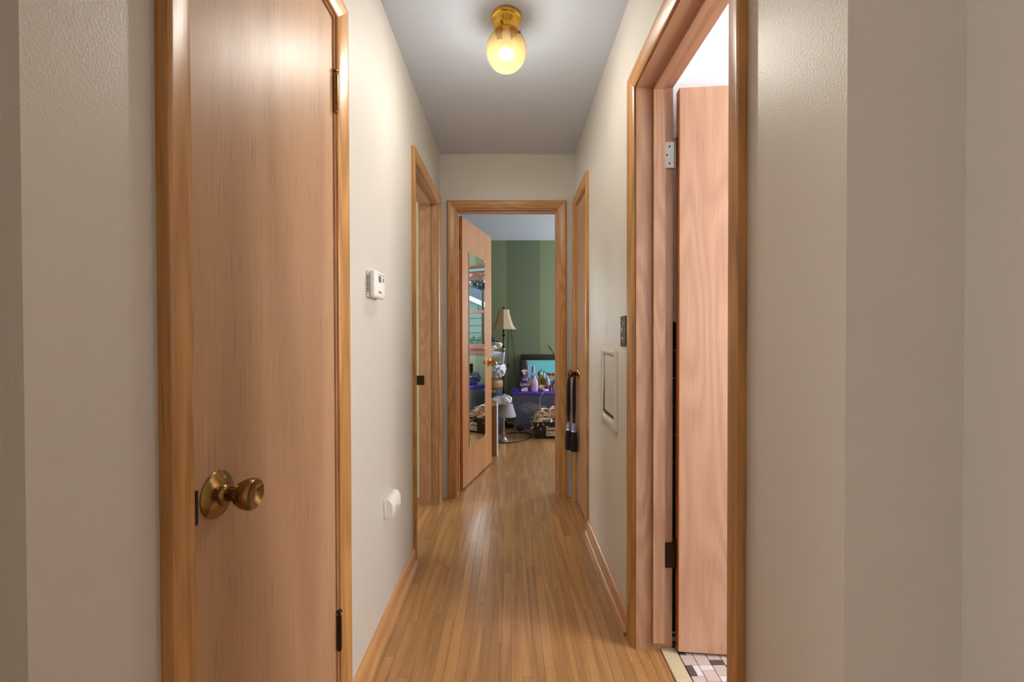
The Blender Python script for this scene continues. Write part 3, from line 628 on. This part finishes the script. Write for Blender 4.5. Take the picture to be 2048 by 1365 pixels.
shg, nt, p = newmat('grey_shade_fabric'); p.inputs['Base Color'].default_value = srgb(156, 154, 162); p.inputs['Roughness'].default_value = .9
s4 = MB().lathe([(.118,.285),(.117,.288),(.066,.425),(.064,.425),(.115,.287),(.118,.285)], n=32, caps=False).build('shade', shg, tl_, smooth=True)
s4.rotation_euler = (R(3), R(4), 0)
tw_ = MB().blob((0,0,0), (.075,.06,.042), 21, .18, 36, 24, 3).blob((.09,.0,.012), (.068,.06,.05), 23, .15, 36, 24, 3).build('bundled_towel', plain('white_towel', (226, 226, 238), .95, bump=.6, bscale=90), None, smooth=True)
tw_.location = (-.135, 4.50, .465); tag(tw_, 'white bundled towel heaped over the grey lamp shade', 'towel')

# ------------------------------------------------------------------ purple-lidded tote with clutter
purple = plain('purple_plastic', (86, 62, 190), .4)
tote_m, nt, p = newmat('smoky_clear_plastic'); p.inputs['Base Color'].default_value = srgb(150, 156, 186); p.inputs['Roughness'].default_value = .25
tp = nt.nodes.new('ShaderNodeBsdfTransparent'); tp.inputs[0].default_value = (.88, .90, .97, 1); mxs = nt.nodes.new('ShaderNodeMixShader'); mxs.inputs[0].default_value = .80
nt.links.new(p.outputs[0], mxs.inputs[1]); nt.links.new(tp.outputs[0], mxs.inputs[2]); nt.links.new(mxs.outputs[0], nt.nodes['Material Output'].inputs['Surface'])
def tote(label, x0, x1, y0, y1, h, wheels=True, grp='purple lidded totes'):
    root = empty('storage_tote', label, 'storage tote', ((x0+x1)/2, (y0+y1)/2, 0), group=grp); W = (x1-x0)/2; Dd = (y1-y0)/2; b = .88
    vs = [(sx*W*k, sy*Dd*k, z) for (k, z) in ((b, .012), (.97, h-.03), (.95, h-.03), (b-.02, .016)) for (sx, sy) in ((-1,-1),(1,-1),(1,1),(-1,1))]
    fs = [(3,2,1,0), (12,13,14,15)] + [(r_*4+i, r_*4+(i+1) % 4, r_*4+4+(i+1) % 4, r_*4+4+i) for r_ in range(3) for i in range(4)]
    MB().add(vs, fs).build('body', tote_m, root)
    for sx in (-.42, .0, .42):
        MB().poly([(sx*W*1.6-.006, -Dd*b-.004, .03), (sx*W*1.6+.006, -Dd*b-.004, .03), (sx*W*1.75+.006, -Dd*.972-.003, h-.035), (sx*W*1.75-.006, -Dd*.972-.003, h-.035)], (0,.003,0)).build('rib', tote_m, root)
    MB().rbox(-W, W, -Dd, Dd, h-.032, h-.006, .006).rbox(-W*.94, W*.94, -Dd*.92, Dd*.92, h-.0065, h, .003, 1).build('lid', purple, root, smooth=True)
    if wheels:
        for sx in (-1,):
            w_ = MB().lathe([(.0005,-.012),(.030,-.012),(.036,-.008),(.036,.008),(.030,.012),(.0005,.012)], (sx*W*.72, -Dd*b-.012, .036), (0,1,0), 24).build('wheel', black_m, root, smooth=True)
            MB().lathe([(.0005,-.0155),(.007,-.0155),(.008,-.0125),(.0005,-.0125)], (sx*W*.72, -Dd*b-.012, .036), (0,1,0), 14).build('hub', steel, w_, smooth=True)
    return root
tote('smoky plastic tote with purple lid holding bottles on top', .012, .80, 5.13, 5.56, .475)
for (nm, lb, c, r, cc, sd) in (('stored_blanket', 'beige folded blanket inside the purple lidded tote', (.25, 5.285, .245), (.13, .09, .08), (214, 186, 160), 31), ('stored_sweater', 'rust sweater packed inside the purple lidded tote', (.58, 5.30, .33), (.11, .09, .065), (150, 92, 82), 33), ('stored_jacket', 'dark blue jacket inside the purple lidded tote', (.45, 5.33, .088), (.22, .10, .052), (52, 56, 84), 35)):
    cloth(nm, lb, c, r, plain(nm+'_cloth', cc, .95), sd, None, 0, .12)
tote('second smoky tote with purple lid standing below the window', .93, 1.60, 5.08, 5.52, .50, False)
ZT = .475
# picture in dark frame
pf_ = empty('framed_picture', 'turquoise picture in a dark wooden frame leaning on the green wall', 'picture', (.515, 5.615, .476), (R(-7), 0, 0))
frm = wood('dark_frame_wood', (44, 32, 30), (24, 16, 16), axis='X', rough=.35, rings=3)
FW, FH, FB = .74, .435, .075
for (x0, x1, z0, z1) in ((-FW/2, FW/2, FH-FB, FH), (-FW/2, FW/2, 0, FB), (-FW/2, -FW/2+FB, FB, FH-FB), (FW/2-FB, FW/2, FB, FH-FB)):
    MB().rbox(x0, x1, -.022, .0, z0, z1, .006).build('frame_rail', frm, pf_, smooth=True)
MB().box(-FW/2+FB-.004, FW/2-FB+.004, -.010, -.006, FB-.004, FH-FB+.004).build('print', plain('turquoise_print', (110, 204, 206), .35), pf_)

# bottles
def bottle(label, x, y, prof, mat, capprof=None, capmat=None, name='bottle', z=ZT):
    root = empty(name, label, 'bottle', (x, y, z))
    MB().lathe([(r, h+.0005) for r, h in prof], n=24).build('body', mat, root, smooth=True)
    if capprof: MB().lathe(capprof, n=20).build('cap', capmat, root, smooth=True)
    return root
def text(body, size, loc, rot, mat, parent, shear=.25):
    cu = bpy.data.curves.new('lettering', 'FONT'); cu.body = body; cu.size = size; cu.align_x = 'CENTER'; cu.extrude = .0004; cu.shear = shear; cu.offset = size*.02
    o = bpy.data.objects.new('lettering_source', cu); COL.objects.link(o)
    me = bpy.data.meshes.new_from_object(o.evaluated_get(bpy.context.evaluated_depsgraph_get())); bpy.data.objects.remove(o)
    t = bpy.data.objects.new('lettering', me); COL.objects.link(t); me.materials.clear(); me.materials.append(mat); t.parent = parent; t.location = loc; t.rotation_euler = rot
    return t
def spray(label, x, y, bodym, headm, wdt, h, lab=None, rz=0, depth=.6):
    root = empty('spray_bottle', label, 'spray bottle', (x, y, ZT), (0, 0, rz), group='spray bottles on the tote')
    n = 24; vs = []; fs = []; pr = [(1.0,.0005),(1.0,h*.35),(.96,h*.50),(.72,h*.62),(.42,h*.70),(.34,h*.72),(.34,h*.76)]
    for (k, z) in pr:
        for i in range(n):
            a = 2*math.pi*i/n; e = .7
            vs.append((math.copysign(abs(math.cos(a))**e, math.cos(a))*wdt*k, math.copysign(abs(math.sin(a))**e, math.sin(a))*wdt*max(k*depth, .30), z))
    for j in range(len(pr)-1):
        for i in range(n): fs.append((j*n+i, j*n+(i+1) % n, (j+1)*n+(i+1) % n, (j+1)*n+i))
    fs += [tuple(range(n)), tuple((len(pr)-1)*n+i for i in range(n))]
    b = MB().add(vs, fs).build('body', bodym, root, smooth=True)
    H0 = h*.76
    MB().lathe([(.0005,H0-.012),(.016,H0-.012),(.016,H0+.010),(.012,H0+.016),(.0005,H0+.016)], n=18).build('collar', headm, root, smooth=True)
    hd = MB().poly([(-.014,-.010,H0+.014),(.014,-.010,H0+.014),(.016,-.010,H0+.034),(.044,-.010,H0+.038),(.044,-.010,H0+.052),(.010,-.010,H0+.060),(-.028,-.010,H0+.052),(-.032,-.010,H0+.036),(-.016,-.010,H0+.032)], (0,.020,0)).build('trigger_head', headm, root)
    MB().poly([(.028,-.006,H0+.036),(.036,-.006,H0+.036),(.040,-.006,H0+.008),(.034,-.006,H0+.006)], (0,.012,0)).build('trigger', headm, hd)
    if lab: lab(root, b, wdt, h)
    return root
pur = plain('deep_purple_bottle', (72, 42, 108), .3); lil = plain('lilac_bottle', (196, 172, 214), .35); wh = plain('white_cap', (232, 226, 224), .45); labw = plain('label_white', (228, 222, 236), .5); laby = plain('label_pink', (214, 160, 200), .5)
def lab1(root, b, wd, h):
    y = -wd*.6-.0012
    MB().poly([(-wd*.55,y,h*.02),(wd*.70,y,h*.02),(wd*.70,y,h*.20),(-wd*.2,y,h*.17),(-wd*.66,y,h*.10)], (0,.0012,0)).build('label', labw, b)
    MB().poly([(-.02,y+.002,h*.52),(.034,y+.002,h*.50),(.034,y+.002,h*.56),(0,y+.002,h*.60)], (0,.006,0)).build('label', laby, b)
    text('Lysol', .055, (.004, y-.0012, h*.27), (R(90), 0, 0), labw, b)
spray('deep purple spray bottle with white trigger head and white lettering', .172, 5.195, pur, wh, .060, .275, lab1)
spray('lilac spray bottle with clear neck beside the purple one', .298, 5.20, lil, plain('clear_trigger', (190, 196, 214), .2), .046, .225, None, R(180), .75)
lav = plain('lavender_bottle', (124, 112, 168), .35); olive = plain('olive_bottle', (112, 108, 24), .3); yel = plain('yellow_cap', (206, 176, 60), .4)
bottle('slim tapering lavender bottle standing against the turquoise picture', .226, 5.46, [(.0005,0),(.026,0),(.026,.20),(.016,.26),(.012,.29),(.0005,.29)], lav, [(.0005,.2905),(.010,.2905),(.007,.345),(.0005,.350)], lav)
bottle('wide mauve bottle with round cap against the picture', .302, 5.47, [(.0005,0),(.028,0),(.028,.18),(.020,.23),(.0005,.23)], plain('mauve_bottle', (172, 150, 186), .35), [(.0005,.2305),(.020,.2305),(.020,.285),(.016,.292),(.0005,.292)], plain('mauve_cap', (160, 136, 176), .35))
bottle('orange jar between the purple and lilac spray bottles', .240, 5.30, [(.0005,0),(.030,0),(.032,.02),(.032,.09),(.026,.105),(.0005,.105)], plain('amber_jar', (164, 84, 60), .3), [(.0005,.106),(.029,.106),(.029,.150),(.0005,.150)], plain('olive_lid', (120, 112, 84), .5), 'jar')
bottle('olive green bottle with yellow cap', .418, 5.34, [(.0005,0),(.027,0),(.028,.12),(.022,.15),(.012,.165),(.0005,.165)], olive, [(.0005,.1655),(.019,.1655),(.019,.19),(.0005,.192)], yel)
bottle('small yellow-green flask with brown stopper', .372, 5.36, [(.0005,0),(.024,0),(.026,.10),(.014,.15),(.011,.17),(.0005,.17)], plain('yellow_green_flask', (172, 164, 70), .25), [(.0005,.1705),(.018,.1705),(.020,.215),(.012,.235),(.0005,.236)], plain('brown_stopper', (110, 78, 34), .5))
blu = plain('pale_blue_spray', (168, 190, 222), .3)
for k, (x, y, h) in enumerate(((.402, 5.47, .25), (.440, 5.475, .23), (.474, 5.48, .21))):
    bottle('pale blue travel bottle in the row leaning toward the picture, %s' % ('tallest', 'middle height', 'shortest')[k], x, y, [(.0005,0),(.016,0),(.016,h-.05),(.010,h-.035),(.0005,h-.034)], blu, [(.0005,h-.0335),(.010,h-.0335),(.009,h),(.0005,h+.002)], plain('blue_cap%d' % k, (80, 110, 160), .35))
bottle('grey and red lotion bottle in front of the wooden riser', .468, 5.24, [(.0005,0),(.030,0),(.031,.07),(.0005,.0705)], plain('red_lotion', (176, 66, 96), .3), [(.0005,.071),(.031,.071),(.029,.12),(.018,.15),(.010,.165),(.0005,.166)], plain('grey_clear', (160, 158, 172), .25))
bottle('tiny white bottle next to the candle jar', .512, 5.215, [(.0005,0),(.010,0),(.010,.035),(.0005,.035)], wh, [(.0005,.0355),(.006,.0355),(.003,.066),(.0005,.067)], wh)
bottle('green glass candle jar on the tote edge', .562, 5.215, [(.0005,0),(.034,0),(.035,.055),(.030,.062),(.0005,.062)], plain('candle_jar', (186, 178, 150), .2), [(.0005,.0625),(.033,.0625),(.033,.072),(.0005,.073)], plain('cork_lid', (196, 172, 140), .7), 'jar')
# bowl with knitted star
bw = empty('trinket_bowl', 'small beige bowl holding a pale star ornament', 'bowl', (.388, 5.215, ZT))
MB().lathe([(.0005,.0005),(.024,.0005),(.030,.006),(.044,.040),(.041,.041),(.028,.012),(.0005,.010)], n=28).build('bowl', plain('beige_ceramic', (190, 168, 158), .5), bw, smooth=True)
sp_ = []
for i in range(10):
    a = math.pi*2*i/10+math.pi/2; r_ = .046 if i % 2 == 0 else .020; sp_.append((r_*math.cos(a)*1.15, -.008, .058+r_*math.sin(a)*.75))
MB().poly(sp_, (0,.014,0)).build('star', plain('pale_pink_felt', (214, 192, 184), .95), bw)
sp2 = MB().blob((0,0,0), (.036,.024,.016), 41, .2).build('cotton_pad', plain('cotton', (214, 220, 228), .95), None, smooth=True); sp2.location = (.437, 5.16, ZT+.016); tag(sp2, 'crumpled white cloth at the edge of the purple lid', 'cloth')
tag(MB().tube(bez([(.43,5.155,.482),(.405,5.128,.470),(.372,5.123,.42),(.358,5.123,.345),(.372,5.122,.285),(.405,5.122,.255),(.432,5.122,.268),(.425,5.122,.298),(.385,5.121,.300)], 7), .0032, 6).build('white_string', plain('white_string', (216, 210, 206), .7)), 'white looped string dangling over the front of the tote', 'string')
# wooden riser
rs = empty('wooden_riser', 'small wooden riser shelf at the right end of the tote', 'shelf riser', (.628, 5.33, ZT))
rw = wood('pale_riser_wood', (196, 166, 140), (150, 116, 92), axis='X', rough=.6, rings=4)
MB().rbox(-.135, .12, -.06, .06, .145, .175, .003).build('shelf_board', rw, rs); MB().rbox(-.075, -.045, -.055, .055, .0005, .1445, .003).build('leg', rw, rs); MB().rbox(.085, .115, -.055, .055, .0005, .1445, .003).build('leg', rw, rs)
bottle('dark glass jar with clear lid under the wooden riser', .524, 5.33, [(.0005,0),(.024,0),(.024,.06),(.0005,.06)], plain('dark_green_glass', (34, 48, 40), .2), [(.0005,.0605),(.022,.0605),(.022,.115),(.0005,.117)], plain('clear_lid', (150, 156, 160), .15), 'jar')
ZR = ZT+.1755
for k, (x, y, h, c, lb) in enumerate(((.580, 5.345, .055, (210, 214, 220), 'white striped trinket on the wooden riser'), (.640, 5.33, .085, (196, 204, 214), 'pale shell ornament standing on the wooden riser'))):
    r_ = empty('trinket', lb, 'ornament', (x, y, ZR))
    MB().blob((0,0,h*.5), (.026,.022,h*.49), 50+k, .15, 20, 14).build('body', plain('trinket%d' % k, c, .35), r_, smooth=True); MB().tube(bez([(-.02,-.02,h*.3),(0,-.026,h*.55),(.02,-.02,h*.8)], 5), .004, 6).build('stripe', black_m, r_, smooth=True)
rg = empty('red_sunglasses', 'red sunglasses resting on the wooden riser', 'sunglasses', (.512, 5.29, ZR))
redm = plain('orange_red_frame', (184, 74, 48), .35)
for sx in (-.024, .024):
    MB().tube([Vector((sx+.021*math.cos(a), 0, .022+.018*math.sin(a))) for a in [2*math.pi*i/16 for i in range(17)]], .0045, 6).build('lens_rim', redm, rg, smooth=True)
    MB().lathe([(.0003,-.001),(.019,-.001),(.019,.001),(.0003,.001)], (sx,0,.022), (0,1,0), 16).build('lens', plain('dark_lens%d' % (sx > 0), (96, 52, 40), .1), rg)
MB().tube([(-.004,0,.026),(.004,0,.026)], .004, 6).build('bridge', redm, rg)
for sx in (-.046, .046): MB().tube([(sx,.002,.024),(sx,.05,.018),(sx*.9,.085,.006)], .003, 6).build('temple', redm, rg)
tg = empty('dried_twig', 'dark budded twig standing above the framed picture', 'twig', (.598, 5.45, ZT))
MB().tube(bez([(0,0,0),(.0,.0,.25),(-.02,.0,.40),(-.06,0,.50),(-.105,0,.56)], 6), .004, 6).build('stem', bronze, tg)
for k in range(6): MB().blob((-.035-.013*k, 0, .455+.019*k), (.007,.006,.012), k, .1, 10, 8).build('bud', bronze, tg)

# ------------------------------------------------------------------ black bin with scraps
bn = empty('black_bin', 'open black plastic bin overflowing with cream fabric strips', 'bin', (.545, 4.90, 0))
W, Dd, h = .285, .165, .175
vs = [(sx*a, sy*b, z) for (a, b, z) in ((W*.9, Dd*.9, .001), (W, Dd, h), (W+.014, Dd+.014, h), (W+.014, Dd+.014, h+.012), (W-.008, Dd-.008, h+.012), (W*.9-.006, Dd*.9-.006, .006)) for (sx, sy) in ((-1,-1),(1,-1),(1,1),(-1,1))]
MB().add(vs, [(3,2,1,0),(20,21,22,23)]+[(r_*4+i, r_*4+(i+1) % 4, r_*4+4+(i+1) % 4, r_*4+4+i) for r_ in range(5) for i in range(4)]).build('tub', plain('black_tub', (20, 19, 21), .35), bn)
for x in (-.09, .14):
    lb = MB().rbox(x-.05, x+.05, -.1605, -.1585, .03, .13, .0005, 1).build('label', plain('sticker%d' % (x > 0), (196, 190, 180), .5), bn); lb.rotation_euler = (0, 0, 0)
    MB().box(x-.05, x+.05, -.1612, -.1606, .085, .10).build('label_band', plain('sticker_band%d' % (x > 0), (120, 70, 60), .5), bn); MB().box(x-.04, x+.0, -.1612, -.1606, .045, .065).build('label_print', plain('sticker_print%d' % (x > 0), (190, 110, 90), .5), bn)
rs_ = random.Random(3); cols = [((222, 200, 160), 'cream'), ((196, 158, 112), 'tan'), ((226, 220, 206), 'white'), ((206, 140, 104), 'peach')]
mbs = [MB() for _ in cols]
for k in range(150):
    ci = rs_.choices(range(4), [3, 2.4, 2.2, 1.4])[0]
    cx, cy = rs_.uniform(-.25, .25), rs_.uniform(-.14, .13); hh = .15+.17*max(0, 1-((cx+.02)/.34)**2)*max(.3, 1-((cy-.02)/.2)**2)
    if ci == 3: cx = abs(cx)*.6-.02
    a = rs_.uniform(0, 6.28); ln = rs_.uniform(.08, .15); z = rs_.uniform(.10, hh); pts = []
    for i in range(4):
        t = i/3-.5; pts.append((cx+math.cos(a+t*1.2)*ln*t*1.6, cy+math.sin(a+t*1.2)*ln*t*1.2, z+.03*math.cos(t*3.1)+rs_.uniform(-.012, .012)))
    mbs[ci].tube(bez(pts, 4), rs_.uniform(.007, .012), 6, [.35+.65*math.sin(math.pi*(i+.6)/14) for i in range(13)])
for m, (c, nm) in zip(mbs, cols): tag(m.build(nm+'_scraps', plain(nm+'_fabric', c, .95), bn, smooth=True), kind='stuff')

# things that only the mirror shows
tc_ = empty('computer_tower', 'black computer tower on the tote below the window', 'computer tower', (1.30, 5.34, .501))
MB().rbox(-.10, .10, -.14, .14, .0005, .27, .006).build('case', black_m, tc_, smooth=True); MB().rbox(-.085, .085, -.143, -.1405, .02, .25, .002, 1).build('front_panel', plain('glossy_black', (28, 28, 36), .2), tc_)
cloth('striped_towel', 'blue and grey patterned towel crumpled on the second tote', (1.07, 5.28, .592), (.10, .10, .072), plain('patterned_towel', (112, 118, 146), .95, bump=.8, bscale=50), 61, None, 0, .2)
lp = empty('laptop', 'closed black laptop with pale blue sheet on a brown carton', 'laptop', (1.09, 4.90, .385))
MB().rbox(-.14, .14, -.10, .10, .0005, .024, .006).build('body', black_m, lp, smooth=True); MB().box(-.10, .10, -.08, .07, .0245, .026).build('paper', plain('pale_blue_sheet', (190, 224, 236), .5), lp)
ct = empty('brown_carton', 'brown carton below the laptop beside the black bin', 'carton', (1.09, 4.90, 0))
MB().box(-.15, .15, -.12, .12, .001, .384).build('body', card, ct); MB().box(-.15, .15, -.1212, -.1203, .18, .20).build('tape', MAT['brown_tape'], ct)

# ------------------------------------------------------------------ outside the bedroom window (seen in the mirror)
sid = plain('pale_green_siding', (92, 112, 104), .8); fas = plain('white_fascia', (176, 184, 190), .7); roof_m = plain('blue_grey_shingles', (72, 86, 100), .9, bump=.8, bscale=30)
nh = empty('neighbour_house', 'pale green sided neighbour house with grey roof seen through the window', 'house', (6.0, 12.0, -.6))
rake = lambda x: 2.72+.414*(x+.7)
MB().poly([(-4.5,.03,0),(6,.03,0),(6,.03,rake(6)),(-4.5,.03,rake(-4.5))], (0,.25,0)).build('wall', sid, nh)
for k in range(16):
    za, zb = k*.236, (k+1)*.236; xa = max(-4.5, (zb-2.72)/.414-.7)
    MB().poly([(xa,-.012,za),(xa,.03,za),(xa,.03,zb),(xa,.022,zb)], (6-xa,0,0)).build('siding_board', sid, nh)
MB().poly([(-4.5,-.14,rake(-4.5)),(6,-.14,rake(6)),(6,-.14,rake(6)+.13),(-4.5,-.14,rake(-4.5)+.13)], (0,.12,0)).build('fascia', fas, nh)
MB().poly([(-6,.35,.4),(6,.35,3.0),(6,1.2,4.75),(-6,1.2,2.12)], (0,.05,.05)).build('roof', roof_m, nh)
tag(S('ground', paint('lawn', (86, 110, 66), .9, .6, 20, .2), [(-20, 30, 5.9, 40, -.75, -.62)], 'grass lawn outside', 'lawn'))
def foliage(name, label, c, r, n, mat, seed, size):
    rr = random.Random(seed); m = MB()
    G = c[2]+.62; root = empty(name, label, 'plant', (c[0], c[1], -.62))
    for k in range(n):
        while True:
            v = Vector((rr.uniform(-1,1), rr.uniform(-1,1), rr.uniform(-1,1)))
            if .4 < v.length < 1: break
        P_ = Vector((v.x*r[0], v.y*r[1], v.z*r[2]+G)); a = Vector((rr.uniform(-1,1), rr.uniform(-1,1), rr.uniform(-1,1))).normalized()*size; b = a.orthogonal()*.45
        m.add([P_-a, P_+b*.9, P_+a, P_-b*.9], [(0,1,2,3)])
    tag(m.build('leaves', mat, root), kind='stuff')
    MB().lathe([(.0005,0),(.05,0),(.03,G),(.0005,G)], n=10).build('trunk', bronze, root)
    return root
foliage('shrub', 'green shrub in front of the neighbour house', (5.4, 11.5, .28), (1.3, .35, .92), 2600, plain('shrub_leaf', (40, 84, 58), .8), 71, .06)
foliage('garden_tree', 'tree branch against the sky above the neighbour roof', (4.38, 10.5, 2.72), (.55, .4, .24), 600, plain('tree_leaf', (50, 74, 72), .8), 73, .07)
